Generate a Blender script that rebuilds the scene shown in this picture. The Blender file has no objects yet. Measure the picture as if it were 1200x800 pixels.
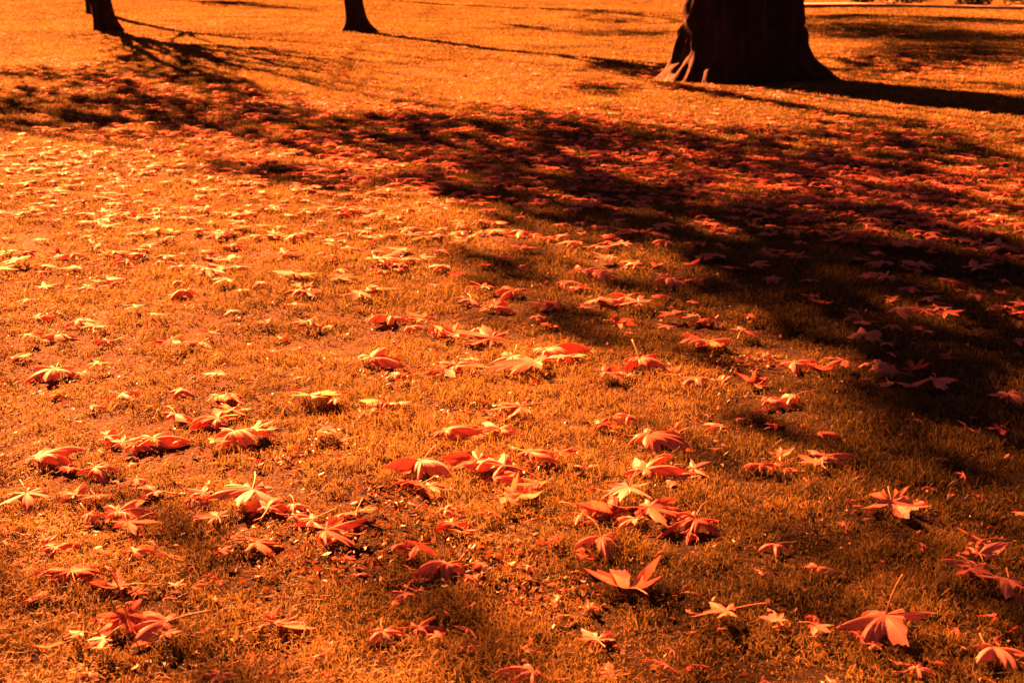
import bpy, math, random
import numpy as np

# ------------------------------------------------------------------ camera, sky, sun, exposure
scene = bpy.context.scene
COL = scene.collection
R = math.radians
CAM_H, FPX, PITCH = 1.4, 1667.0, math.atan(440.0 / 1667.0)

cam_data = bpy.data.cameras.new("camera")
cam = bpy.data.objects.new("camera", cam_data)
COL.objects.link(cam)
cam.location = (0, 0, CAM_H)
cam.rotation_euler = (math.pi / 2 - PITCH, 0, 0)
cam_data.lens = 50.0
cam_data.sensor_width = 36.0
cam_data.clip_end = 2000
cam_data.dof.use_dof = True
cam_data.dof.focus_distance = 4.3
cam_data.dof.aperture_fstop = 8.0
scene.camera = cam

SUN_AZ, SUN_EL = R(-27.0), R(25.0)          # azimuth from +Y towards +X
TO_SUN = np.array([math.sin(SUN_AZ) * math.cos(SUN_EL), math.cos(SUN_AZ) * math.cos(SUN_EL), math.sin(SUN_EL)])

world = bpy.data.worlds.new("World")
scene.world = world
world.use_nodes = True
nt = world.node_tree
nt.nodes.clear()
w_out = nt.nodes.new("ShaderNodeOutputWorld")
w_bg = nt.nodes.new("ShaderNodeBackground")
w_sky = nt.nodes.new("ShaderNodeTexSky")
w_sky.sky_type = 'NISHITA'
w_sky.sun_disc = False
w_sky.sun_elevation = SUN_EL
w_sky.sun_rotation = SUN_AZ
w_bg.inputs["Strength"].default_value = 0.05
w_film = nt.nodes.new("ShaderNodeMix"); w_film.data_type = 'RGBA'; w_film.blend_type = 'MULTIPLY'
w_film.inputs["Factor"].default_value = 1.0
w_film.inputs["B"].default_value = (.048, .013, .010, 1)        # the whole picture is seen through a red film
nt.links.new(w_sky.outputs[0], w_film.inputs["A"])
nt.links.new(w_film.outputs["Result"], w_bg.inputs[0])
nt.links.new(w_bg.outputs[0], w_out.inputs[0])

sun_data = bpy.data.lights.new("sun", 'SUN')
sun_data.energy = 5.0
sun_data.angle = R(0.4)
sun_data.color = (1.0, 0.186, 0.043)
sun = bpy.data.objects.new("sun", sun_data)
COL.objects.link(sun)
sun.location = tuple(TO_SUN * 60)
sun.rotation_euler = (math.pi / 2 - SUN_EL, 0, math.pi - SUN_AZ)

scene.view_settings.view_transform = 'Standard'
scene.view_settings.look = 'None'
scene.view_settings.gamma = 1.0
scene.view_settings.use_curve_mapping = False
scene.view_settings.exposure = 5.0
scene.cycles.max_bounces = 6
scene.cycles.diffuse_bounces = 3
scene.cycles.transmission_bounces = 4

# ------------------------------------------------------------------ small helpers
def lattice(ix, iy, seed):
    n = (ix.astype(np.int64) * 374761393 + iy.astype(np.int64) * 668265263 + seed * 1442695041) & 0xFFFFFFFF
    n = ((n ^ (n >> 13)) * 1274126177) & 0xFFFFFFFF
    return ((n ^ (n >> 16)) & 0xFFFF) / 65535.0

def noise2(x, y, scale, seed=0):
    x = np.asarray(x, float) / scale; y = np.asarray(y, float) / scale
    ix, iy = np.floor(x), np.floor(y)
    fx, fy = x - ix, y - iy
    fx, fy = fx * fx * (3 - 2 * fx), fy * fy * (3 - 2 * fy)
    a, b = lattice(ix, iy, seed), lattice(ix + 1, iy, seed)
    c, d = lattice(ix, iy + 1, seed), lattice(ix + 1, iy + 1, seed)
    return (a * (1 - fx) + b * fx) * (1 - fy) + (c * (1 - fx) + d * fx) * fy

def ground_z(x, y):
    x = np.asarray(x, float); y = np.asarray(y, float)
    far = np.clip((y - 8) / 25, 0, 1)
    z = (noise2(x, y, 3.3, 1) - .5) * .06 + (noise2(x, y, 0.9, 2) - .5) * .03
    z += (noise2(x, y, 11.0, 3) - .5) * .22 * far
    return z

def at(px, py):
    """where the line of sight through a point of the 1200 x 800 photograph meets the lawn"""
    px = np.asarray(px, float); py = np.asarray(py, float)
    u, v = (px - 600) / FPX, (400 - py) / FPX
    dy = math.cos(PITCH) + v * math.sin(PITCH)
    dz = -math.sin(PITCH) + v * math.cos(PITCH)
    z = np.zeros_like(u)
    for _ in range(6):
        t = (CAM_H - z) / -dz
        x, y = u * t, dy * t
        z = ground_z(x, y)
    return x, y, z

def to_px(x, y, z):
    zz = z - CAM_H
    depth = y * math.cos(PITCH) - zz * math.sin(PITCH)
    up = y * math.sin(PITCH) + zz * math.cos(PITCH)
    depth = np.maximum(depth, 1e-3)
    return 600 + x / depth * FPX, 400 - up / depth * FPX, depth

def build_mesh(name, verts, faces_flat, face_sizes, mat, tone=None, smooth=False, parent=None, extra=None):
    me = bpy.data.meshes.new(name)
    verts = np.asarray(verts, np.float32)
    me.vertices.add(len(verts)); me.vertices.foreach_set("co", verts.ravel())
    faces_flat = np.asarray(faces_flat, np.int32); face_sizes = np.asarray(face_sizes, np.int32)
    me.loops.add(len(faces_flat)); me.loops.foreach_set("vertex_index", faces_flat)
    me.polygons.add(len(face_sizes))
    starts = np.concatenate([[0], np.cumsum(face_sizes)[:-1]]).astype(np.int32)
    me.polygons.foreach_set("loop_start", starts)
    me.polygons.foreach_set("use_smooth", np.full(len(face_sizes), smooth, bool))
    if tone is not None:
        a = me.attributes.new("tone", 'FLOAT', 'POINT'); a.data.foreach_set("value", np.asarray(tone, np.float32))
    for k, arr in (extra or {}).items():
        a = me.attributes.new(k, 'FLOAT', 'POINT'); a.data.foreach_set("value", np.asarray(arr, np.float32))
    me.update(calc_edges=True)
    me.materials.append(mat)
    o = bpy.data.objects.new(name, me)
    COL.objects.link(o)
    if parent is not None:
        o.parent = parent
    return o

def tag(o, label=None, cat=None, group=None, kind=None):
    for k, v in (("label", label), ("category", cat), ("group", group), ("kind", kind)):
        if v:
            o[k] = v
    return o

def empty(name, loc):
    o = bpy.data.objects.new(name, None); COL.objects.link(o); o.location = loc
    return o

# ------------------------------------------------------------------ materials
def new_mat(name):
    m = bpy.data.materials.new(name); m.use_nodes = True
    m.node_tree.nodes.clear()
    return m, m.node_tree

def ramp(nt, fac, stops):
    r = nt.nodes.new("ShaderNodeValToRGB")
    e = r.color_ramp.elements
    while len(e) < len(stops):
        e.new(0.5)
    for el, (p, c) in zip(e, stops):
        el.position = p; el.color = (*c, 1)
    nt.links.new(fac, r.inputs[0])
    return r.outputs[0]

def thin_surface(name, stops_front, stops_through, through=.45, gloss=.06, rough=.45, attr="tone", mottle=0.0, vein=False):
    """leaf-like material: reflects one colour and lets another one through"""
    m, nt = new_mat(name)
    L = nt.links.new
    at_ = nt.nodes.new("ShaderNodeAttribute"); at_.attribute_name = attr
    fac = at_.outputs["Fac"]
    if mottle:
        tc = nt.nodes.new("ShaderNodeTexCoord")
        nz = nt.nodes.new("ShaderNodeTexNoise"); nz.inputs["Scale"].default_value = 55; nz.inputs["Detail"].default_value = 4
        L(tc.outputs["Object"], nz.inputs["Vector"])
        ma = nt.nodes.new("ShaderNodeMath"); ma.operation = 'MULTIPLY_ADD'
        ma.inputs[1].default_value = mottle; ma.inputs[2].default_value = -mottle / 2
        L(nz.outputs[0], ma.inputs[0])
        ad = nt.nodes.new("ShaderNodeMath"); ad.operation = 'ADD'
        L(fac, ad.inputs[0]); L(ma.outputs[0], ad.inputs[1]); fac = ad.outputs[0]
    if vein:
        va = nt.nodes.new("ShaderNodeAttribute"); va.attribute_name = "vein"
        vm = nt.nodes.new("ShaderNodeMath"); vm.operation = 'MULTIPLY_ADD'; vm.inputs[1].default_value = -.12
        L(va.outputs["Fac"], vm.inputs[0]); L(fac, vm.inputs[2]); fac = vm.outputs[0]
    c1 = ramp(nt, fac, stops_front); c2 = ramp(nt, fac, stops_through)
    d = nt.nodes.new("ShaderNodeBsdfDiffuse"); t = nt.nodes.new("ShaderNodeBsdfTranslucent")
    g = nt.nodes.new("ShaderNodeBsdfGlossy"); g.inputs["Roughness"].default_value = rough
    L(c1, d.inputs[0]); L(c2, t.inputs[0])
    m1 = nt.nodes.new("ShaderNodeMixShader"); m1.inputs[0].default_value = through
    L(d.outputs[0], m1.inputs[1]); L(t.outputs[0], m1.inputs[2])
    m2 = nt.nodes.new("ShaderNodeMixShader"); m2.inputs[0].default_value = gloss
    L(m1.outputs[0], m2.inputs[1]); L(g.outputs[0], m2.inputs[2])
    o = nt.nodes.new("ShaderNodeOutputMaterial"); L(m2.outputs[0], o.inputs[0])
    return m

def solid(name, stops, scale, rough=.9, bump=.5, bump_dist=.02, stretch=(1, 1, 1), spec=.2):
    m, nt = new_mat(name)
    L = nt.links.new
    tc = nt.nodes.new("ShaderNodeTexCoord"); mp = nt.nodes.new("ShaderNodeMapping"); mp.inputs["Scale"].default_value = stretch
    L(tc.outputs["Object"], mp.inputs[0])
    nz = nt.nodes.new("ShaderNodeTexNoise"); nz.inputs["Scale"].default_value = scale; nz.inputs["Detail"].default_value = 8
    nz.inputs["Roughness"].default_value = .65
    L(mp.outputs[0], nz.inputs["Vector"])
    c = ramp(nt, nz.outputs[0], stops)
    b = nt.nodes.new("ShaderNodeBump"); b.inputs["Strength"].default_value = bump; b.inputs["Distance"].default_value = bump_dist
    L(nz.outputs[0], b.inputs["Height"])
    p = nt.nodes.new("ShaderNodeBsdfPrincipled"); p.inputs["Roughness"].default_value = rough
    p.inputs["Specular IOR Level"].default_value = spec
    L(c, p.inputs["Base Color"]); L(b.outputs[0], p.inputs["Normal"])
    o = nt.nodes.new("ShaderNodeOutputMaterial"); L(p.outputs[0], o.inputs[0])
    return m

M_GRASS = thin_surface("grass_blade", [(0, (.024, .028, .011)), (.5, (.095, .094, .028)), (1, (.21, .175, .06))],
                       [(0, (.045, .048, .016)), (.5, (.14, .13, .03)), (1, (.27, .21, .055))], through=.36, gloss=.022, rough=.5)
M_LEAF = thin_surface("maple_leaf", [(0, (.36, .075, .055)), (.4, (.58, .25, .18)), (.75, (.68, .33, .28)), (1, (.7, .36, .32))],
                      [(0, (.42, .065, .045)), (.4, (.54, .19, .11)), (.75, (.57, .235, .14)), (1, (.58, .26, .16))],
                      through=.46, gloss=.02, rough=.5, mottle=.6, vein=True)
M_STALK = solid("leaf_stalk", [(.3, (.35, .14, .07)), (.7, (.5, .27, .14))], 30, rough=.6, bump=.1)
M_CROWN = thin_surface("crown_leaf", [(0, (.3, .06, .02)), (1, (.5, .25, .06))], [(0, (.3, .06, .02)), (1, (.5, .25, .06))], through=.3, gloss=.04)
M_BARK = solid("bark", [(.3, (.009, .008, .007)), (.55, (.02, .016, .015)), (.8, (.075, .055, .045))], 5, bump=1.0, bump_dist=.05, stretch=(1, 1, .22), spec=.1)
M_SOIL = solid("lawn_soil", [(.3, (.006, .006, .003)), (.55, (.016, .014, .006)), (.8, (.045, .034, .013))], 42, bump=1.0, bump_dist=.03, spec=.05)
M_STONE = solid("kerb_stone", [(.3, (.12, .11, .1)), (.7, (.22, .2, .18))], 6, bump=.3)
M_PATH = solid("path_gravel", [(.3, (.13, .12, .1)), (.7, (.25, .22, .19))], 9, bump=.3)
M_SHRUB = thin_surface("shrub_leaf", [(0, (.03, .045, .02)), (1, (.08, .1, .04))], [(0, (.03, .045, .02)), (1, (.09, .1, .03))], through=.2, gloss=.05)

# ------------------------------------------------------------------ the lawn
def axis(lo, fine_lo, fine_hi, hi, step):
    a = np.arange(fine_lo, fine_hi + 1e-6, step)
    left = fine_lo - np.geomspace(1, fine_lo - lo + 1, 22)[::-1] + 1
    right = fine_hi + np.geomspace(1, hi - fine_hi + 1, 22) - 1
    return np.unique(np.round(np.concatenate([left, a, right]), 4))

gx = axis(-500, -18, 22, 500, .22)
gy = np.unique(np.concatenate([axis(-120, -3, 14, 900, .2), np.arange(14, 70, .5)]))
GX, GY = np.meshgrid(gx, gy)
gv = np.stack([GX.ravel(), GY.ravel(), ground_z(GX, GY).ravel()], 1)
nx, ny = len(gx), len(gy)
ii = (np.arange(ny - 1)[:, None] * nx + np.arange(nx - 1)[None, :]).ravel()
gf = np.stack([ii, ii + 1, ii + nx + 1, ii + nx], 1)
tag(build_mesh("ground", gv, gf.ravel(), np.full(len(gf), 4), M_SOIL, smooth=True), kind='structure')

def bare(x, y):
    """0..1: worn patches where small leaf mould shows between the blades"""
    px, py, _ = to_px(x, y, 0.0)
    b = np.zeros_like(px)
    for cx, cy, rx, ry in ((400, 655, 90, 45), (590, 660, 60, 25), (470, 590, 60, 20), (640, 700, 60, 20),
                           (490, 450, 60, 12), (600, 560, 60, 12), (360, 540, 50, 14), (870, 430, 50, 10), (560, 490, 60, 9)):
        b = np.maximum(b, np.exp(-(((px - cx) / rx) ** 2 + ((py - cy) / ry) ** 2) ** 1.5))
    return b

rs = np.random.RandomState(7)
def scatter(n_try, y0, y1, rho):
    """random points of the viewed wedge (with a margin), density rho(y)"""
    y = rs.uniform(y0, y1, n_try)
    half = .40 * y + 1.3
    keep = rs.rand(n_try) < (half / (.40 * y1 + 1.3))
    y = y[keep]; half = half[keep]
    x = rs.uniform(-1, 1, len(y)) * half
    area = ((.40 * (y0 + y1) / 2 + 1.3) * 2) * (y1 - y0)
    base = len(y) / area
    k = rs.rand(len(y)) < np.clip(rho(y) / base, 0, 1)
    return x[k], y[k]

def grass():
    xs, ys = [], []
    rho = lambda d: 26000 * (3.2 / np.maximum(d, 3.2)) ** 1.38
    edges = [1.9, 2.6, 3.4, 4.4, 5.8, 7.6, 10, 13, 17, 22, 29, 38, 50, 66]
    for a, b in zip(edges[:-1], edges[1:]):
        area = (.40 * b + 1.3) * 2 * (b - a)
        x, y = scatter(int(rho(a) * area * 1.05), a, b, rho)
        xs.append(x); ys.append(y)
    x, y = np.concatenate(xs), np.concatenate(ys)
    clump = noise2(x, y, .07, 11) * .5 + noise2(x, y, .21, 12) * .3 + noise2(x, y, .5, 13) * .2
    b = bare(x, y)
    keep = rs.rand(len(x)) < np.clip(.45 + 1.7 * (clump - .25), .55, 1) * (1 - .3 * b)
    x, y, clump, b = x[keep], y[keep], clump[keep], b[keep]
    n = len(x)
    z = ground_z(x, y) - .004
    h = (.009 + .060 * np.clip(clump - .2, 0, 1)) * rs.uniform(.5, 1.45, n) * (1 - .3 * b)
    wd = np.maximum(.0023, .00056 * y) * rs.uniform(.7, 1.3, n)
    h = h * np.clip(1 + (y - 12) * .006, 1, 1.35)
    ang = rs.uniform(0, 2 * math.pi, n); wx, wy = np.cos(ang) * wd / 2, np.sin(ang) * wd / 2
    la = rs.uniform(0, 2 * math.pi, n); lean = rs.uniform(.15, 1.7, n) * h
    lx, ly = np.cos(la) * lean, np.sin(la) * lean
    tone = np.clip(.38 + .5 * (noise2(x, y, .5, 21) - .5) + .35 * (noise2(x, y, 2.4, 22) - .5) + rs.normal(0, .24, n), 0, 1)
    V = np.empty((n, 5, 3), np.float32)
    for k, (s, lf, zf, wf) in enumerate(((-1, 0, 0, 1), (1, 0, 0, 1), (1, .4, .62, .8), (-1, .4, .62, .8), (0, 1, 1, 0))):
        V[:, k, 0] = x + lx * lf + s * wx * wf
        V[:, k, 1] = y + ly * lf + s * wy * wf
        V[:, k, 2] = z + h * zf * (1 - .38 * (k == 4) * (lean / h))
    i0 = np.arange(n, dtype=np.int32)[:, None] * 5
    F = (i0 + np.array([[0, 1, 2, 3, 3, 2, 4]], np.int32)).ravel()
    S = np.tile(np.array([4, 3], np.int32), n)
    o = build_mesh("grass", V.reshape(-1, 3), F, S, M_GRASS, tone=np.repeat(tone, 5))
    tag(o, kind='stuff')
    print("blades", n)
grass()

# ------------------------------------------------------------------ path, kerb and far shrubs
def box_strip(name, pts, width, height, mat, z_extra=0.0, kind='structure'):
    """a straight strip with a top and four walls, following the lawn"""
    (x0, y0), (x1, y1) = pts
    n = 40
    t = np.linspace(0, 1, n)
    cx, cy = x0 + (x1 - x0) * t, y0 + (y1 - y0) * t
    L = math.hypot(x1 - x0, y1 - y0); nxv, nyv = -(y1 - y0) / L, (x1 - x0) / L
    V, F = [], []
    for i in range(n):
        top = ground_z(cx[i], cy[i]) + height + z_extra
        for s, zz in ((0, top - height - .2), (0, top), (1, top), (1, top - height - .2)):
            V.append((cx[i] + nxv * width * s, cy[i] + nyv * width * s, zz))
    for i in range(n - 1):
        for k in range(3):
            a = i * 4 + k
            F.append((a, a + 1, a + 5, a + 4))
    F += [(0, 1, 2, 3), tuple(4 * (n - 1) + k for k in (3, 2, 1, 0))]
    o = build_mesh(name, V, [i for f in F for i in f], [4] * len(F), mat)
    return tag(o, kind=kind)

box_strip("kerb", ((6.3, 48.2), (60, 49.8)), .16, .12, M_STONE)
box_strip("path", ((6.3, 48.38), (60, 49.98)), 2.2, .10, M_PATH)

def shrub(x, y, r, h, label, seed):
    rg = np.random.RandomState(seed)
    root = empty("shrub", (x, y, float(ground_z(x, y))))
    tag(root, label, "shrub", "dark shrubs beyond the kerb")
    n = 900
    d = rg.normal(size=(n, 3)); d /= np.linalg.norm(d, axis=1)[:, None]
    rad = rg.uniform(.55, 1.08, n)[:, None]
    c = d * rad * np.array([r, r * .8, h / 2]) * (1 + .18 * np.sin(d[:, :1] * 5 + seed)) + np.array([0, 0, h / 2])
    c[:, 2] = np.maximum(c[:, 2], .03)
    a = rg.normal(size=(n, 3)); a /= np.linalg.norm(a, axis=1)[:, None]
    b = np.cross(a, rg.normal(size=(n, 3))); b /= np.linalg.norm(b, axis=1)[:, None]
    s = rg.uniform(.06, .12, n)[:, None]
    V = np.stack([c - a * s, c + b * s * .5, c + a * s, c - b * s * .5], 1).reshape(-1, 3)
    build_mesh("foliage", V, np.arange(4 * n), np.full(n, 4), M_SHRUB, tone=np.repeat(rg.rand(n), 4), parent=root)
    V, F = tube([(0, 0, -.05), (.02, .01, h * .4), (.05, 0, h * .8)], [.05, .035, .015], 7)
    build_mesh("stem", V, [i for f in F for i in f], [len(f) for f in F], M_BARK, parent=root, smooth=True)

def tube(pts, radii, sides):
    P = np.asarray(pts, float); n = len(P)
    T = np.gradient(P, axis=0); T /= np.linalg.norm(T, axis=1)[:, None]
    ref = np.array([1.0, 0, 0]) if abs(T[0][0]) < .8 else np.array([0, 1.0, 0])
    V, F = [], []
    for i in range(n):
        u = ref - T[i] * np.dot(ref, T[i]); u /= np.linalg.norm(u); v = np.cross(T[i], u); ref = u
        for k in range(sides):
            a = 2 * math.pi * k / sides
            V.append(P[i] + (u * math.cos(a) + v * math.sin(a)) * radii[i])
    for i in range(n - 1):
        for k in range(sides):
            k2 = (k + 1) % sides
            F.append((i * sides + k, i * sides + k2, (i + 1) * sides + k2, (i + 1) * sides + k))
    F.append(tuple((n - 1) * sides + k for k in range(sides)))
    return V, F

for i, (sx, sr, sh, lab) in enumerate((
        (12.3, .75, 1.0, "dark low shrub beyond the kerb next to the massive trunk, first of the row"),
        (14.0, .95, 1.15, "dark shrub second along the row beyond the kerb, after the massive trunk"),
        (16.2, .7, .9, "small dark shrub in the middle of the row beyond the kerb"),
        (18.4, 1.0, 1.2, "broad dark shrub fourth along the row beyond the kerb"),
        (20.4, .9, 1.1, "dark shrub at the far end of the row, where the kerb leaves the picture"))):
    shrub(sx, 51.4 + .4 * (i % 2), sr, sh, lab, 40 + i)

# ------------------------------------------------------------------ trees
def tree_limbs(rg, base, top, r0, spread, levels=3, k=5, thick=(.5, .7), long=(3.2, 4.8)):
    """polylines and radii of the branches that leave the upper trunk"""
    out = []
    def grow(p, d, r, length, lev):
        n = 7
        pts, rad = [np.array(p)], [r]
        dd = np.array(d, float)
        for i in range(n):
            dd = dd + rg.normal(0, .13, 3) + np.array([0, 0, .06]); dd /= np.linalg.norm(dd)
            pts.append(pts[-1] + dd * length / n); rad.append(r * (1 - .72 * (i + 1) / n))
        out.append((lev, pts, rad))
        if lev < levels:
            for _ in range(3):
                i = rg.randint(2, n)
                side = rg.normal(size=3); side -= dd * np.dot(side, dd); side /= np.linalg.norm(side)
                nd = dd * .75 + side * .75; nd[2] = max(nd[2], -.1); nd /= np.linalg.norm(nd)
                grow(pts[i], nd, rad[i] * .75, length * .62, lev + 1)
    for i in range(k):
        a = 2 * math.pi * (i / k) + rg.uniform(-.4, .4)
        f = rg.uniform(.0, 1)
        p = np.array(base) * (1 - f) + np.array(top) * f
        grow(p, (math.cos(a) * spread, math.sin(a) * spread, 1.0), r0 * rg.uniform(*thick), rg.uniform(*long), 1)
    return out

def trunk_mesh(name, root, profile, sides, rings, flares, ridge, seed, sweep, mat=M_BARK, knots=()):
    """profile: z -> radius list; flares: (angle, strength, width, height) root buttresses; sweep(z) -> centre offset"""
    rg = np.random.RandomState(seed)
    zs = np.concatenate([np.linspace(profile[0][0], .8, rings // 2, endpoint=False), np.linspace(.8, profile[-1][0], rings - rings // 2)])
    th = np.linspace(0, 2 * math.pi, sides, endpoint=False)
    pr = np.interp(zs, [p[0] for p in profile], [p[1] for p in profile])
    V = []
    for z, r in zip(zs, pr):
        rr = np.full(sides, r)
        for a, s, wd, hh in flares:
            d = np.abs((th - a + math.pi) % (2 * math.pi) - math.pi)
            rr = rr + s * np.exp(-(d / wd) ** 2) * np.exp(-max(z, -.1) / hh)
        if ridge:
            tw = th + .10 * math.sin(z * 1.7)
            n1 = noise2(tw / (2 * math.pi) * 26 % 26, np.full(sides, z * 1.1), 1.0, seed)
            n2 = noise2(tw / (2 * math.pi) * 60 % 60, np.full(sides, z * 6.5), 1.0, seed + 1)
            rr = rr + ridge * (np.abs(n1 - .5) * 2 - .5) + ridge * .9 * (n2 - .5)
        for a, zk, s in knots:
            d = np.abs((th - a + math.pi) % (2 * math.pi) - math.pi)
            rr = rr + s * np.exp(-(d * r / .09) ** 2 - ((z - zk) / .09) ** 2)
        sx, sy = sweep(z)
        V.append(np.stack([sx + rr * np.cos(th), sy + rr * np.sin(th), np.full(sides, z)], 1))
    V = np.concatenate(V)
    n = len(zs)
    k = np.arange(sides); k2 = (k + 1) % sides
    F = np.concatenate([np.stack([i * sides + k, i * sides + k2, (i + 1) * sides + k2, (i + 1) * sides + k], 1) for i in range(n - 1)])
    flat = np.concatenate([F.ravel(), (n - 1) * sides + k]); sizes = np.concatenate([np.full(len(F), 4), [sides]])
    return build_mesh(name, V, flat, sizes, mat, smooth=True, parent=root)

def limbs_mesh(root, limbs, name="limb"):
    """one child per main limb, with its twigs"""
    cur = []
    groups = []
    for lev, pts, rad in limbs:
        if lev == 1:
            groups.append([])
        groups[-1].append((lev, pts, rad))
    for g in groups:
        V, F = [], []
        for lev, pts, rad in g:
            v, f = tube(pts, rad, 8 if lev == 1 else 5)
            o = len(V); V += v; F += [tuple(i + o for i in ff) for ff in f]
        build_mesh(name, V, [i for f in F for i in f], [len(f) for f in F], M_BARK, parent=root, smooth=True)

CROWNS = []          # (centre, radii, root)
def plant(name, x, y, label, group, crown_c, crown_r):
    root = empty(name, (x, y, float(ground_z(x, y))))
    tag(root, label, "tree", group)
    CROWNS.append((np.array([crown_c[0], crown_c[1], crown_c[2]], float), np.array(crown_r, float), root, []))
    return root

# the massive old tree
x, y = 3.06, 19.0
t3 = plant("old_tree", x, y, "massive old tree trunk with spreading roots and deeply furrowed bark", "park trees", (x, y, 9.0), (5.5, 5.5, 4.6))
trunk_mesh("trunk", t3, [(-.25, .98), (0, .94), (.3, .83), (.8, .76), (1.6, .72), (3, .69), (5.2, .56)], 220, 110,
           [(R(195), .22, .30, .20), (R(-25), .45, .42, .18), (R(-75), .28, .3, .2), (R(240), .12, .4, .2), (R(100), .5, .4, .3),
            (R(178), .12, .16, 1.2), (R(40), .3, .3, .3)],
           .09, 5, lambda z: (-.03 * z, 0))
limbs_mesh(t3, tree_limbs(np.random.RandomState(3), (0, 0, 4.3), (-.1, 0, 5.1), .5, .8))

# slim tree with the plain trunk
x, y, _ = (float(v) for v in at(419, 37))
t2 = plant("slim_tree", x, y, "slim dark trunk standing alone in open lawn, its foot flared to one side", "park trees", (x, y, 10), (6, 6, 6))
trunk_mesh("trunk", t2, [(-.25, .34), (0, .27), (.25, .235), (.8, .205), (3, .18), (6.3, .11)], 48, 60,
           [(R(-20), .30, .5, .16), (R(190), .16, .3, .1), (R(80), .15, .4, .15)], .012, 8, lambda z: (-.10 * min(z, 1.5) - .02 * z, .02 * z))
limbs_mesh(t2, tree_limbs(np.random.RandomState(12), (-.25, 0, 4.3), (-.28, .1, 6.2), .17, .75, k=8))

# slim tree that forks low
x, y, _ = (float(v) for v in at(126, 37))
t1 = plant("slim_tree", x, y, "slim dark trunk with a short stub at its side and a fan of branch shadows", "park trees", (x, y, 10), (7, 7, 6.8))
trunk_mesh("trunk", t1, [(-.25, .30), (0, .26), (.25, .235), (.8, .225), (1.8, .21), (4.4, .13)], 48, 60,
           [(R(-30), .30, .5, .22), (R(200), .06, .4, .2)], .014, 9, lambda z: (-.16 * min(z, 1.2) - .02 * z, .02 * z), knots=((R(185), .72, .16),))
rg = np.random.RandomState(21)
l1 = tree_limbs(rg, (-.22, 0, 1.3), (-.25, .05, 3.0), .2, .62, k=9, thick=(.42, .65), long=(4.2, 6.0))
limbs_mesh(t1, l1)

# tree straight behind it
t4 = plant("slim_tree", -11.75, 41.0, "slim trunk half hidden straight behind the trunk with the side stub", "park trees", (-11.75, 41, 8), (4, 4, 4))
trunk_mesh("trunk", t4, [(-.25, .24), (0, .22), (.8, .2), (5.2, .12)], 32, 40, [(R(-40), .1, .4, .2)], .01, 10, lambda z: (-.02 * z, 0))
limbs_mesh(t4, tree_limbs(np.random.RandomState(31), (0, 0, 3.2), (-.1, 0, 5.1), .14, .7))

# trees outside the picture whose shade lies on the lawn
for x, y, cz, rr, tr, hh, sd, lab in ((-7.0, 62.5, 16, (6.8, 6.8, 7), .35, 11, 51, "tall tree far across the lawn shading the grass behind the massive trunk"),
                                      (-15.0, 63.0, 7, (5, 5, 4), .25, 4.5, 52, "tree far across the lawn shading grass behind the two slim trunks"),
                                      (-14.0, 29.0, 12, (5.5, 5.5, 5), .25, 8.5, 53, "tall slim tree outside the view that shades the near corner of lawn")):
    t = plant("slim_tree", x, y, lab, "park trees", (x, y, cz), rr)
    trunk_mesh("trunk", t, [(-.25, tr * 1.25), (0, tr * 1.1), (.8, tr), (hh, tr * .6)], 28, 36, [(R(-40), .1, .4, .2)], .01, sd, lambda z: (0, 0))
    limbs_mesh(t, tree_limbs(np.random.RandomState(sd), (0, 0, hh * .6), (0, 0, hh - .1), tr * .6, .7))

# crowns: unseen leaves, set towards the sun to cast the shade mapped below
SHADE = [  # centre, half sizes, turn, thickness
    (1030, 300, 250, 85, .10, 1.0), (1160, 400, 150, 110, 0, 1.0), (860, 265, 190, 42, .12, .9), (910, 365, 110, 50, .15, .75),
    (1180, 490, 130, 55, 0, .95), (1060, 455, 120, 35, .1, .7), (680, 225, 190, 38, .12, .85), (620, 325, 80, 22, .1, .5), (690, 388, 120, 16, .1, .6), (850, 432, 70, 15, .1, .55),
    (760, 180, 320, 32, .08, .75), (450, 168, 140, 22, .08, .65), (1080, 175, 160, 36, .05, .6), (330, 205, 100, 10, .1, .7),
    (80, 130, 110, 24, 0, .6), (230, 140, 80, 25, .2, .5), (60, 85, 80, 7, 0, .4),
    (1080, 40, 150, 10, .05, .9), (1120, 64, 120, 16, 0, .85), (1020, 80, 60, 8, 0, .5), (1150, 24, 90, 5, 0, .9), (1000, 22, 60, 3, 0, .8),
    (240, 3, 50, 3, .1, .9), (300, 8, 60, 2.5, .1, .6), (620, 32, 100, 2, .08, .5), (730, 37, 60, 3, 0, .5), (720, 24, 30, 2, 0, .6),
    (1060, 545, 190, 60, .1, .3), (1130, 690, 130, 130, 0, .16), (800, 480, 120, 30, .1, .25),
    (250, 98, 130, 16, .3, .5), (120, 100, 110, 12, .1, .35), (340, 140, 120, 14, .2, .5), (745, 80, 55, 6, .1, .75), (700, 102, 45, 8, 0, .5), (960, 128, 120, 3.5, .15, .8), (820, 104, 60, 4, .2, .7), (500, 145, 90, 8, .1, .5)]
def shade(px, py):
    keep = np.ones_like(px)
    for cx, cy, rx, ry, a, s in SHADE:
        dx, dy = px - cx, py - cy
        u = (dx * math.cos(a) + dy * math.sin(a)) / rx; v = (-dx * math.sin(a) + dy * math.cos(a)) / ry
        keep *= 1 - s * np.exp(-(u * u + v * v) ** 1.6)
    return 1 - keep

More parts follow.
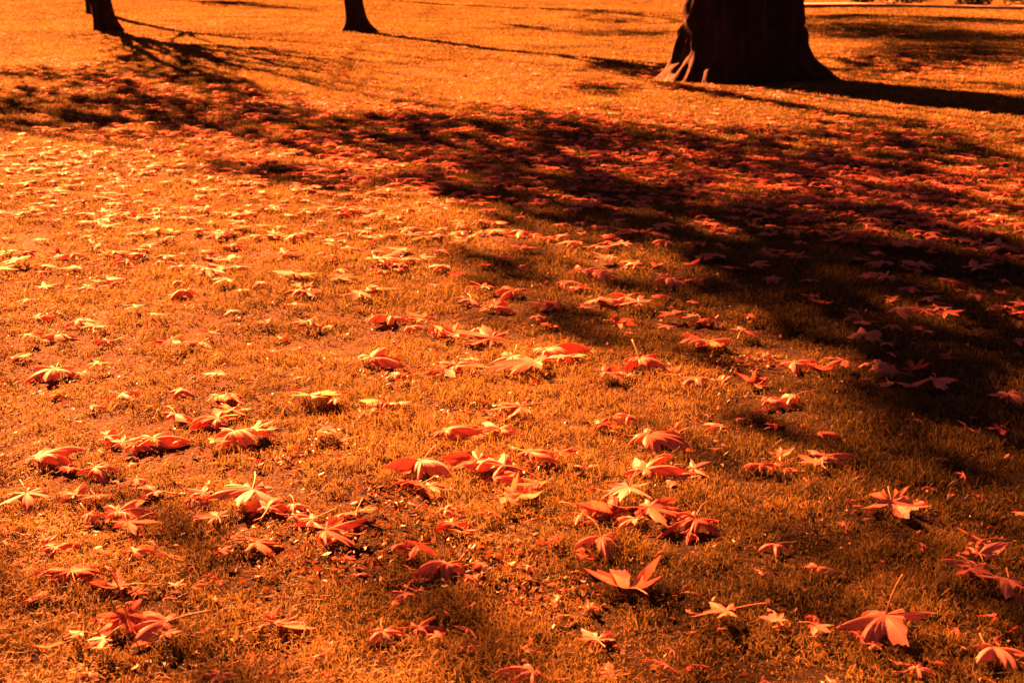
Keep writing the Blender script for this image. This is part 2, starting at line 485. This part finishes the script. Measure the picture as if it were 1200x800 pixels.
LEAVES_PER_M2 = 104.0
def crown_points(n):
    rc = np.random.RandomState(77)
    u = rc.rand(n)
    y = 2.4 + 55.0 * u ** 1.9
    half = .40 * y + 2
    x = rc.uniform(-1, 1, n) * half
    tries = n / (2 * half) / (1.9 * 55.0) * np.maximum(u, 1e-3) ** -.9          # lawn points per square metre
    px, py, _ = to_px(x, y, 0.0)
    m = shade(px, py)
    out_of_view = (px < -20) | (px > 1220) | (py > 820)
    m = np.where(out_of_view, .35, m)
    cs, sn = math.cos(SUN_AZ), math.sin(SUN_AZ)
    streak = .55 * noise2((x * cs - y * sn), (x * sn + y * cs) / 3.2, .36, 61) + .45 * noise2(x, y, .26, 62)
    m = np.clip(m * 1.15, 0, 1) * (.12 + 1.9 * np.maximum(streak, 1.0 * (m - .2)))
    per_m2 = LEAVES_PER_M2 * m + 22.0 * np.clip((py - 540) / 200, 0, 1)             # thin unseen leaves added to darken the nearest lawn
    k = rc.rand(n) < per_m2 / tries
    g = np.stack([x[k], y[k], np.zeros(k.sum())], 1)
    cnt = 0
    for p in g:
        spans = []
        for i, (c, r, root, lst) in enumerate(CROWNS):
            o = (p - c) / r; d = TO_SUN / r
            A, B, C = d @ d, o @ d, o @ o - 1
            D = B * B - A * C
            if D > 0:
                t0, t1 = (-B - D ** .5) / A, (-B + D ** .5) / A
                if t0 > 3:
                    spans.append((i, t0, t1))
        if not spans:
            continue
        tot = sum(b - a for _, a, b in spans); q = rc.rand() * tot
        for i, a, b in spans:
            if q <= b - a:
                CROWNS[i][3].append(p + TO_SUN * (a + q)); cnt += 1
                break
            q -= b - a
    print("crown leaves", cnt)
crown_points(500000)
for c, r, root, lst in CROWNS:
    rc = np.random.RandomState(int(abs(c[0]) * 100))
    d = rc.normal(size=(500, 3)); d /= np.linalg.norm(d, axis=1)[:, None]
    fill = c + d * r * rc.uniform(.5, 1, 500)[:, None]                # the rest of the crown, thin, where its shade falls out of view
    t = fill[:, 2:3] / TO_SUN[2]; s = fill - t * TO_SUN
    px, py, _ = to_px(s[:, 0], np.maximum(s[:, 1], .1), 0.0)
    vis = (px > -30) & (px < 1230) & (py < 830) & (s[:, 1] > 2)
    fill = fill[~vis]
    P = np.concatenate([np.array(lst).reshape(-1, 3), fill]) - np.array(root.location)
    n = len(P)
    print('crown', c, len(lst), len(fill))
    if n == 0:
        continue
    a = rc.normal(size=(n, 3)); a /= np.linalg.norm(a, axis=1)[:, None]
    b = np.cross(a, rc.normal(size=(n, 3))); b /= np.linalg.norm(b, axis=1)[:, None]
    s = rc.uniform(.09, .15, n)[:, None]
    V = np.stack([P - a * s, P - a * s * .2 + b * s * .8, P + a * s * .3 + b * s * .35, P + a * s * 1.1, P + a * s * .3 - b * s * .35, P - a * s * .2 - b * s * .8], 1).reshape(-1, 3)
    build_mesh("crown", V, np.arange(6 * n), np.full(n, 6), M_CROWN, tone=np.repeat(rc.rand(n), 6), parent=root)

# ------------------------------------------------------------------ fallen leaves
def lobe_profile(b):
    r = np.linspace(.5, 1, 40)
    lat = b * (1 - ((r - .5) / .5) ** .95)
    lat = lat + b * .22 * np.exp(-((r - .70) / .035) ** 2) + b * .10 * np.exp(-((r - .86) / .03) ** 2)
    dl = np.maximum.accumulate(np.arctan2(lat, r)[::-1])[::-1]
    return dl[::-1], r[::-1]                                       # angle rising from 0 at the tip

def leaf_arrays(rg, L, pose, per, ns):
    """a deeply five-lobed leaf, its stalk end at the origin, the middle lobe along +Y"""
    ang = np.radians(np.array([-112, -55, 0, 55, 112]) + rg.uniform(-11, 11, 5))
    ln = np.array([.56, .88, 1.0, .88, .56]) * rg.uniform(.8, 1.15, 5)
    tooth = rg.uniform(.05, .17, (5, 2)); tpos = rg.uniform(.62, .86, (5, 2))
    bw = rg.uniform(.125, .175)
    dl, rr = lobe_profile(bw)
    dmax = dl[-1]
    samples = []
    mids = [ang[0] - .75] + [(ang[i] + ang[i + 1]) / 2 for i in range(4)] + [ang[4] + .75]
    for i in range(5):
        a0, a1 = mids[i], mids[i + 1]
        left = ang[i] - (ang[i] - a0) * (np.linspace(1, 0, per + 1) ** 1.7)
        right = ang[i] + (a1 - ang[i]) * (np.linspace(0, 1, per + 1) ** 1.7)
        samples.append(left[:-1] if i else left[:-1]); samples.append(right[:-1])
    th = np.concatenate(samples + [[mids[5]]])
    Rm = np.zeros_like(th)
    for i in range(5):
        d = np.abs(th - ang[i])
        side = (th > ang[i]).astype(int)
        inner = np.interp(d, dl, rr) + tooth[i, side] * np.exp(-((d - dmax * tpos[i, side]) / (dmax * .17)) ** 2)
        outer = .52 * np.exp(-(d - dmax) * 2.1)
        f = np.where(d < dmax, inner, outer)
        Rm = np.maximum(Rm, ln[i] * f)
    Rm = np.maximum(Rm, .26)
    Rm = Rm * (1 + rg.normal(0, .025, len(th)))
    if pose == 'a':
        p0, p1 = rg.uniform(-30, -4, 5), rg.uniform(18, 72, 5); fold = rg.uniform(-.22, .15)
    elif pose == 's':
        p0, p1 = rg.uniform(-16, 2, 5), rg.uniform(0, 36, 5); fold = rg.uniform(-.3, .2)
    elif pose == 'c':
        p0, p1 = rg.uniform(0, 15, 5), rg.uniform(-62, -5, 5); fold = rg.uniform(-.1, .45)
    elif pose == 'f':
        p0, p1 = rg.uniform(-8, 8, 5), rg.uniform(-12, 25, 5); fold = rg.uniform(-.2, .2)
    else:
        p0, p1 = rg.uniform(-30, 25, 5), rg.uniform(-55, 95, 5); fold = rg.uniform(-.6, .6)
    wts = np.exp(-((th[:, None] - ang[None, :]) / .38) ** 2) + 1e-6
    wts /= wts.sum(1, keepdims=True)
    f0, f1 = np.radians(wts @ p0), np.radians(wts @ p1)
    axis_i = wts.argmax(1)
    s = np.linspace(0, 1, ns + 1)[1:]
    ph = f0[:, None] + (f1 - f0)[:, None] * s[None, :] ** 1.3
    ds = Rm[:, None] / ns
    rad = np.cumsum(np.cos(ph) * ds, 1); hz = -np.cumsum(np.sin(ph) * ds, 1)
    delta = th[:, None] - ang[axis_i][:, None]
    lat = rad * np.sin(delta)
    tw = (rg.uniform(-.55, .55, 5))[axis_i][:, None]
    z = hz + fold * np.abs(lat) + tw * lat * (.4 + s[None, :])
    z += .035 * s[None, :] ** 2 * np.sin(th[:, None] * rg.uniform(7, 11) + rg.uniform(0, 6))
    X, Y = rad * np.sin(th)[:, None], rad * np.cos(th)[:, None]
    ka, kc = rg.uniform(0, math.pi), rg.uniform(-.2, .2) if pose != 'c' else rg.uniform(-.5, 0)
    u = X * math.cos(ka) + Y * math.sin(ka)
    z = z - kc * u * u
    n = len(th)
    V = np.concatenate([[[0, 0, 0]], np.stack([X, Y, z], 2).reshape(-1, 3)]) * L
    vein = np.concatenate([[1.0], (np.exp(-(np.abs(lat) / .022) ** 2) * (1 - .5 * s[None, :])).ravel()])
    F, S = [], []
    for i in range(n - 1):
        a, b = 1 + i * ns, 1 + (i + 1) * ns
        F += [0, b, a]; S.append(3)
        for j in range(ns - 1):
            F += [a + j, b + j, b + j + 1, a + j + 1]; S.append(4)
    # lay it down: tilt, then sit on the grass
    tilt = {'a': .12, 's': .14, 'c': .2, 'f': .12}.get(pose, .32)
    ax, ay = rg.normal(0, tilt), rg.normal(0, tilt)
    Rx = np.array([[1, 0, 0], [0, math.cos(ax), -math.sin(ax)], [0, math.sin(ax), math.cos(ax)]])
    Ry = np.array([[math.cos(ay), 0, math.sin(ay)], [0, 1, 0], [-math.sin(ay), 0, math.cos(ay)]])
    M = Rx @ Ry
    V = V @ M.T
    hmax = {'a': .33, 's': .24, 'f': .17, 'c': .34}.get(pose, .36) * L * rg.uniform(.75, 1.15)
    span = np.percentile(V[:, 2], 98) - np.percentile(V[:, 2], 2)
    V[:, 2] *= min(1.0, hmax / span)
    lift = -np.percentile(V[:, 2], {'a': 9, 'c': 14, 'k': 12}.get(pose, 7)) + {'a': .004, 's': .012, 'f': .016, 'c': .010}.get(pose, .006)
    V[:, 2] += lift
    return V, F, S, vein, M, lift

def stalk_arrays(rg, L, M, lift, up):
    n = 9
    t = np.linspace(0, 1, n)
    ln = L * rg.uniform(.55, .95); side = rg.uniform(-.35, .35)
    P = np.stack([side * ln * t ** 2, -ln * t, ln * (up * t - rg.uniform(.1, .5) * t * t)], 1) @ M.T
    P[:, 2] = np.maximum(P[:, 2] + lift, .004 + .012 * t)
    return tube(P, np.linspace(.0013, .0019, n), 5)

TONE = {'p': .86, 'o': .55, 'r': .2, 'd': .0}
LEAVES = """
1036 729 118 a p -80 | big arched leaf with a long stalk in thin shade
737 687 104 c p 10 | large star leaf with upturned pale lobes
1164 762 74 a p 200 | broad drooping leaf in the shaded near corner
1179 688 66 s p 150 | pale star leaf touching the shaded leaf stack
1149 637 50 k o - | topmost crumpled leaf of the shaded stack
1147 650 62 k p - | middle crumpled leaf of the shaded stack
1143 665 56 a p - | lowest crumpled leaf of the shaded stack
1137 677 45 f o -
1044 586 78 c p 180 | pale leaf alone on sparsely shaded grass
965 537 64 a p - | narrow bridge-shaped leaf over dark grass
957 551 40 f o -
815 612 74 a r - | big red-orange dome leaf ending the central heap
704 635 68 a p 180 | spider-like pale leaf standing on drooping lobes
852 725 72 s o 90 | forked star leaf near the big stalked leaf
909 642 36 a p - | small domed pale leaf alone in open grass
957 669 42 a o - | small tent-shaped leaf near the domed one
909 738 34 f p -
954 746 36 f o -
1074 789 48 a p -
1021 770 24 f o -
1164 736 26 f r -
912 536 42 c p - | upright pale leaf above a red one
890 549 34 a o -
912 556 30 f r -
909 509 30 f r -
961 509 42 a o -
1171 511 36 f r -
1192 612 22 f p -
1194 700 34 a o -
845 502 30 a o -
756 552 92 a o - | wide arched leaf above the central heap
760 511 92 a o - | broad orange leaf behind the wide arched one
790 507 30 c p -
790 560 46 k o -
813 552 44 k p -
737 579 76 s p - | long-lobed pale leaf crowning the central heap
681 603 54 a p - | pale arched leaf opening the central heap
722 603 62 k r - | crumpled red leaf inside the central heap
760 605 72 f o -
775 599 46 a r -
742 612 44 a p -
700 751 46 a p - | pale small arched leaf below the upturned star
690 717 28 a o -
685 665 32 f r -
647 642 22 f r -
625 793 72 a p - | broad arched leaf at the very bottom edge
715 792 46 a o -
591 549 84 a p - | broad pale leaf bridging the middle tangle
561 547 70 f r -
494 541 88 a p 180 | wide three-legged leaf arching over leaf mould
523 507 62 a o -
587 506 72 a p -
621 534 62 a o -
655 539 32 f r -
490 566 50 k r -
505 580 44 f o -
604 581 62 c p - | pale upturned leaf at the foot of the tangle
629 575 42 f r -
591 592 36 f r -
575 562 50 a o -
522 602 38 a p - | pale clawed leaf with a red leaf beneath
531 618 52 a r -
467 650 32 f p -
490 650 52 f r -
524 663 72 a p - | long pale leaf arching over dark mould
559 671 30 f r -
550 679 26 a r -
405 665 24 f r -
475 699 48 a p - | slim pale leaf arched below the mould patch
492 695 24 c p -
449 744 48 a p - | low pale leaf over a black hollow
490 738 48 a o -
516 759 24 f r -
556 762 26 k r -
415 601 56 k r - | rolled red leaf heaped on paler ones
402 629 40 a o -
382 629 84 s o - | long flat leaf under the rolled red one
345 594 36 a p -
367 612 46 a o -
345 607 36 a r -
296 580 94 s p 180 | flat pale star leaf with very long lobes
315 599 60 a o -
225 590 44 a o -
240 588 36 f p -
255 616 44 f r -
300 639 62 a o - | orange leaf arched in front of the flat star
259 657 28 f r -
275 640 24 f r -
322 732 78 c o - | cupped orange leaf lying apart near the bottom edge
258 794 58 a p - | pale leaf cut by the bottom edge
206 699 26 f p -
195 732 84 a p - | pale leaf hooked over the big crumpled red one
150 727 92 k r - | big crumpled dark red leaf
120 732 40 k d -
124 763 38 f p -
94 755 34 f r -
195 755 34 f r -
122 774 26 f r -
86 676 100 a r - | long red leaf arched over a black hollow
142 686 74 c r - | red leaf with an upturned lobe beside a hollow
110 683 40 a o -
32 706 34 k p - | small pale leaf standing on its edge
158 650 48 a p - | pale tripod leaf standing alone on thick grass
139 603 82 a p - | large pale arched leaf below the humped one
105 607 44 a p -
150 620 62 f r -
160 614 40 a p -
52 639 36 c p -
66 645 44 a o -
11 626 44 a p - | pale arched leaf cut by the side edge
32 586 70 s p - | pale clawed star leaf with drooping lobes
90 584 62 a o -
112 590 40 f r -
161 571 34 f p -
182 577 52 a p - | slim pale leaf with a hooked end
47 536 94 a p - | wide pale leaf spread like gull wings
86 552 38 a r -
112 552 52 a p - | pale humped leaf below the gull-wing leaf
125 515 52 a p -
144 527 42 f r -
180 517 72 a o - | orange leaf in a loose row of arches
158 523 40 a o -
275 507 94 a p - | widest pale leaf resting on a red arch
256 494 70 a r -
247 526 34 f r -
300 510 50 f o -
381 509 36 f r -
385 518 22 f p -
45 374 38 a p -
90 378 46 a p -
112 388 42 f r -
67 393 46 a p -
34 399 32 f o -
127 401 34 a p -
15 421 32 a p - | small pale humped leaf touching the edge, bright lawn
66 434 72 a p - | long pale arched leaf heading the bright lawn row
116 434 34 f p -
100 446 24 f r -
142 464 48 a p - | bright peach leaf over a black hollow
109 477 34 a o -
62 466 24 a r -
214 459 38 a o -
259 468 52 a p -
255 447 34 f o -
349 451 22 f r -
364 472 66 f p - | long thin leaf lying flat on bright lawn
394 477 28 f r -
206 489 38 a p -
272 481 40 c p -
187 376 26 f o -
161 365 32 f p -
202 406 38 f r - | flat red leaf among pale ones on bright lawn
236 401 42 k p -
247 397 34 f r -
227 405 28 c p -
315 383 32 f r -
360 384 40 f o -
379 384 32 c p -
394 378 20 k d - | dark red curled leaf on the bright lawn
328 399 24 a p -
349 410 22 k d -
341 363 32 f o -
437 423 68 a p - | bright pale leaf arching above a loose lobe
464 440 28 a p -
460 371 66 a p - | pale leaf pointing at the red pair
494 378 44 f r -
482 384 30 a o -
531 391 48 c p - | pale cupped leaf riding on a long red leaf
576 401 68 f r - | long flat red leaf at the shade edge
548 398 34 f o -
512 388 40 a p -
640 412 78 a o - | broad leaf roofing the red heap
625 429 84 f r -
659 421 64 a o - | arched orange leaf ending the red heap
600 425 50 s p -
535 431 62 k r - | crumpled red leaf beside leaf mould
520 440 44 f r -
555 425 36 a o -
749 425 62 a o - | hooded leaf over a deep black shadow
707 442 44 f r -
719 448 24 f r -
732 440 26 a p -
792 440 32 c p -
815 446 42 a o -
845 447 30 k o -
885 451 42 c r 0 | red leaf opened like a tulip
899 472 46 a p -
929 470 40 a p -
896 491 30 f r -
610 484 64 f r - | long flat red leaf in sunlit grass
737 492 38 a o -
704 500 40 a r -
456 474 44 a p -
437 485 38 a r - | red leaf over a dark gap
470 482 26 f p -
425 487 30 a o -
1006 373 36 k o -
1004 384 36 f o -
1014 396 52 a p - | lowest leaf of a shaded stack of three
1079 392 22 f o -
830 404 64 a o - | large orange leaf at the shade edge
822 378 34 a r -
810 400 30 f r -
871 395 44 s o -
877 376 24 f o -
931 427 54 a o -
954 432 34 c r -
987 429 42 f o -
1025 429 56 a p - | leaf joining a chain in deep shade
1045 438 40 a o -
1070 434 42 c r -
1047 455 48 s p 200 | first pale star leaf in deep shade
1096 451 54 s p 170 | second pale star leaf in deep shade
1179 468 48 s p 160 | lone pale star leaf in the deepest shade
811 330 32 a o -
811 356 32 a p -
822 290 34 f o -
905 279 30 f o -
881 316 34 f p -
903 327 32 a o -
860 320 30 f r -
980 275 30 c o -
1008 277 38 k o -
894 297 30 k o -
935 300 28 c o -
1032 311 42 a o -
1062 292 42 f o -
1079 312 42 a o -
1040 324 44 a p - | pale arched leaf amid deep shade
1021 329 34 f o -
1068 341 38 a o -
1106 329 22 a o -
1141 317 48 f o -
1175 293 44 a o -
1169 307 36 f r -
1194 301 30 a p -
1091 354 34 s p -
1107 371 44 f o -
1115 361 34 k r -
1141 348 30 a o -
1179 363 42 a o -
1197 361 30 f o -
1040 354 28 k o -
954 354 24 f p -
707 352 64 a o - | wide orange leaf on the edge of shade
737 350 40 a o -
749 360 48 f p -
782 350 34 a o -
721 380 38 c r -
737 393 22 a p -
782 389 26 f o -
790 374 34 f r -
685 367 34 f p -
651 357 48 k r - | crumpled red leaf between two arches
636 374 24 a p -
646 384 22 c p -
602 344 44 a o -
580 361 48 a o - | orange arched leaf at the shade fringe
565 341 38 f r -
550 352 36 a p -
537 329 24 f r -
659 331 44 a p - | pale leaf arched at the shade fringe
674 339 34 a o -
683 319 44 a o -
700 324 34 a p -
771 312 26 k r -
786 328 54 a p - | pale clawed leaf on dark grass
715 305 38 f o -
730 289 38 f p -
782 285 30 a o -
775 269 30 s p - | small pale star leaf on dark grass
743 275 44 f o -
445 307 58 f p - | long pale flat leaf where bright grass meets shade
449 319 34 a o -
494 307 24 f p -
430 341 58 k o - | big orange leaf slumped in bright grass
422 349 40 f o -
595 307 24 f r -
541 288 28 f p -
610 273 34 a o -
644 280 30 k r -
19 310 42 f p -
88 301 36 a p -
150 309 34 a p -
130 299 28 k o -
107 288 28 f o -
210 314 42 a p - | pale bow-shaped leaf on the bright lawn
240 320 28 f o -
212 331 28 a p -
216 344 38 a o -
131 331 38 k p -
105 340 36 a p -
266 333 28 f p -
277 307 42 f o -
307 333 30 a p -
281 346 22 f p -
349 327 52 f p -
356 339 36 c p -
270 290 32 a p -
345 279 42 k o -
"""

TONE_WORD = {'p': "pale peach", 'o': "orange", 'r': "red", 'd': "dark red"}
POSE_WORD = {'a': "arched", 's': "star-shaped", 'c': "cupped", 'f': "flat", 'k': "crumpled"}
GROUP = "fallen leaves lying singly on the lawn"

def fallen_leaves():
    rows = []
    for line in LEAVES.strip().splitlines():
        left, _, name = line.partition("|")
        f = left.split()
        rows.append((float(f[0]), float(f[1]), float(f[2]), f[3], f[4], None if len(f) < 6 or f[5] == '-' else float(f[5]), name.strip()))
    info = []
    for i, (px, py, w, pose, tone, yaw, name) in enumerate(rows):
        rg = np.random.RandomState(1000 + i)
        x, y, z = (float(v) for v in at(px, py + w * .10))
        _, _, depth = to_px(np.array(x), np.array(y), np.array(z))
        span = w * float(depth) / FPX
        L = span / {'a': 1.26, 's': 1.4, 'c': 1.36, 'f': 1.42, 'k': 1.2}[pose]
        L = min(max(L, .035), .17)
        big = w > 40
        V, F, S, vein, M, lift = leaf_arrays(rg, L, pose, 10 if big else 6, 6 if big else 4)
        if i == 0:
            rg = np.random.RandomState(3005); V, F, S, vein, M, lift = leaf_arrays(rg, L * 1.05, pose, 10, 6); yaw = math.degrees(rg.uniform(0, 6.28))
        t = np.clip(TONE[tone] + rg.normal(0, .06), 0, 1)
        tv = np.clip(t + (noise2(V[:, 0] + i, V[:, 1], L * .35, i) - .5) * .3, 0, 1)
        o = build_mesh("fallen_leaf", V, F, S, M_LEAF, tone=tv, smooth=True, extra={"vein": vein})
        o.location = (x, y, z + .004 + (.012 if pose in 'sf' else 0))
        o.rotation_euler = (0, 0, R(yaw) if yaw is not None else rg.uniform(0, 2 * math.pi))
        if w >= 34 and py > 330:
            sv, sf = stalk_arrays(rg, L, M, lift, .75 if i == 0 else rg.uniform(-.1, .5))
            build_mesh("stalk", sv, [k for f in sf for k in f], [len(f) for f in sf], M_STALK, smooth=True, parent=o)
        info.append(dict(o=o, x=x, y=y, px=px, py=py, w=w, pose=pose, tone=tone, name=name))
    # labels: the unmistakable leaves by their own look, every other one by its look and by the unmistakable leaf it lies next to
    marks = [d for d in info if d["name"]]
    used = {}
    def clash(lab):
        return lab in used
    for d in marks:
        tag(d["o"], d["name"], "leaf", GROUP); used[d["name"]] = d
    for d in info:
        if d["name"]:
            continue
        look = f"{'small ' if d['w'] < 24 else ''}{TONE_WORD[d['tone']]} {POSE_WORD[d['pose']]} leaf"
        cand = sorted(marks, key=lambda m: math.hypot((m["px"] - d["px"]) * 1.0, (m["py"] - d["py"]) * 2.2))
        lab = None
        for m in cand[:12]:
            dx, dy = m["px"] - d["px"], (m["py"] - d["py"]) * 2.2
            rel = "beside" if abs(dx) > abs(dy) * 1.3 else ("in front of" if dy < 0 else "behind")
            t = f"{look} {rel} the {m['name']}"
            if len(t.replace("-", "x").split()) <= 16 and not clash(t):
                lab = t; break
        used[lab] = d
        tag(d["o"], lab, "leaf", GROUP)
    print("single leaves", len(info), "marks", len(marks))
fallen_leaves()

# ------------------------------------------------------------------ the leaf carpet beyond, and crumbs of leaf among the blades
def carpet():
    rg = np.random.RandomState(99)
    variants = []
    for k in range(26):
        pose = "aaaasfkkac"[k % 10]
        variants.append(leaf_arrays(np.random.RandomState(500 + k), 1.0, pose, 4, 2)[:4])
    BANDS = [  # centre, half sizes, turn, leaves
        (760, 185, 420, 34, .06, 800), (1010, 215, 260, 34, .05, 430), (560, 215, 200, 22, .12, 150), (930, 150, 330, 14, .04, 230),
        (120, 110, 190, 18, .1, 230), (230, 165, 240, 26, .08, 330), (60, 200, 120, 24, 0, 190), (350, 120, 160, 20, .1, 150),
        (560, 130, 240, 18, .05, 230), (620, 95, 200, 10, .05, 160), (240, 245, 240, 18, 0, 80), (170, 100, 200, 14, .15, 160), (300, 215, 260, 16, 0, 120), (420, 240, 120, 22, .1, 80),
        (1060, 265, 190, 22, 0, 130), (1100, 340, 140, 60, 0, 45), (1080, 75, 140, 20, .05, 220), (880, 112, 120, 10, .1, 80), (780, 90, 40, 8, 0, 60),
        (500, 60, 260, 12, .05, 120), (300, 60, 200, 12, 0, 60), (1060, 40, 140, 8, 0, 70), (600, 300, 400, 40, 0, 80), (200, 320, 240, 60, 0, 80), (420, 270, 260, 30, 0, 60), (130, 250, 160, 16, 0, 40),
        (760, 190, 420, 30, .06, 300), (230, 175, 240, 26, .08, 130), (560, 150, 260, 22, .05, 150), (980, 235, 240, 26, .05, 170)]
    P = []
    for cx, cy, rx, ry, a, n in BANDS:
        u, v = rg.normal(0, .62, n) * rx, rg.normal(0, .62, n) * ry
        P.append(np.stack([cx + u * math.cos(a) - v * math.sin(a), cy + u * math.sin(a) * (ry / rx) ** 0 + v * math.cos(a)], 1))
    P.append(np.stack([rg.uniform(-60, 1260, 160), rg.uniform(30, 330, 160)], 1))
    P = np.concatenate(P)
    P = P[(P[:, 1] > 12)]
    near = P[:, 1] > 290
    P = P[~near | (rg.rand(len(P)) < .6)]
    x, y, z = at(P[:, 0], P[:, 1])
    xs = rg.uniform(-1, 1, 700); ys = rg.uniform(2, 30, 700)          # and thinly on either side of the view
    sx = np.sign(xs) * (.40 * ys + .4 + np.abs(xs) * 6)
    x, y = np.concatenate([x, sx]), np.concatenate([y, ys]); z = ground_z(x, y)
    clear = np.hypot(x - 3.06, y - 19.0) > .98
    size = rg.uniform(.055, .12, len(x))
    bx, by, bz = at(rg.uniform(-60, 1260, 260), 400 + 420 * rg.rand(260) ** .8)      # scraps of leaf between the big ones
    x, y, z = np.concatenate([x[clear], bx]), np.concatenate([y[clear], by]), np.concatenate([z[clear], bz])
    size = np.concatenate([size[clear], rg.uniform(.014, .04, 260)])
    Vs, Fs, Ss, Ts, Ns = [], [], [], [], []
    off = 0
    for i in range(len(x)):
        V, F, S, vein = variants[rg.randint(len(variants))]
        if size[i] < .045:
            V = V * np.array([1.5, .45, 1.3]) + np.stack([0 * V[:, 0], .5 * V[:, 0] ** 2, .3 * V[:, 0]], 1)     # torn, rolled strips
        a = rg.uniform(0, 2 * math.pi); s = size[i]
        c, sn = math.cos(a) * s, math.sin(a) * s
        W = np.empty_like(V)
        W[:, 0] = V[:, 0] * c - V[:, 1] * sn + x[i]; W[:, 1] = V[:, 0] * sn + V[:, 1] * c + y[i]
        W[:, 2] = np.maximum(V[:, 2], -.1) * s * .7 + z[i] + .010 + rg.uniform(0, .012)
        Vs.append(W); Fs.append(np.asarray(F) + off); Ss.append(S); off += len(V)
        t = np.clip(rg.choice([.12, .45, .65, .85], p=[.22, .33, .27, .18]) + rg.normal(0, .08), 0, 1)
        Ts.append(np.full(len(V), t)); Ns.append(vein)
    o = build_mesh("leaf_litter", np.concatenate(Vs), np.concatenate(Fs), np.concatenate(Ss), M_LEAF, tone=np.concatenate(Ts), smooth=True,
                   extra={"vein": np.concatenate(Ns)})
    tag(o, kind='stuff')
    print("litter", len(x))
carpet()

M_MOULD = thin_surface("leaf_mould", [(0, (.08, .045, .02)), (.5, (.24, .13, .06)), (1, (.42, .27, .14))],
                       [(0, (.1, .04, .015)), (.5, (.28, .12, .04)), (1, (.45, .24, .08))], through=.35, gloss=.04)
def crumbs():
    rg = np.random.RandomState(123)
    x, y = scatter(230000, 2.0, 9.0, lambda d: np.full_like(d, 3200.0))
    k = rg.rand(len(x)) < .08 + .92 * bare(x, y) ** .8
    x, y = x[k], y[k]
    n = len(x); z = ground_z(x, y) + rg.uniform(.003, .016, n)
    c = np.stack([x, y, z], 1)
    a = rg.normal(size=(n, 3)) * np.array([1, 1, .35]); a /= np.linalg.norm(a, axis=1)[:, None]
    b = np.cross(a, rg.normal(size=(n, 3)) * .5 + np.array([0, 0, 1.0])); b /= np.linalg.norm(b, axis=1)[:, None]
    s = rg.uniform(.004, .013, n)[:, None]
    up = np.array([0, 0, 1.0]) * s * rg.uniform(-.5, .5, (n, 1))
    V = np.stack([c - a * s, c - a * s * .2 + b * s * .55 + up, c + a * s * .5 + b * s * .4 + up, c + a * s, c + a * s * .4 - b * s * .45 + up, c - a * s * .3 - b * s * .5 + up], 1).reshape(-1, 3)
    i0 = np.arange(n)[:, None] * 6
    F = (i0 + np.array([[0, 1, 2, 3, 0, 3, 4, 5]])).ravel()
    t = np.clip(rg.choice([.0, .15, .35, .6], n, p=[.4, .38, .17, .05]) + rg.normal(0, .1, n), 0, 1)
    tag(build_mesh("leaf_fragments", V, F, np.full(2 * n, 4), M_MOULD, tone=np.repeat(t, 6), extra={"vein": np.zeros(6 * n)}), kind='stuff')
    print("crumbs", n)
crumbs()
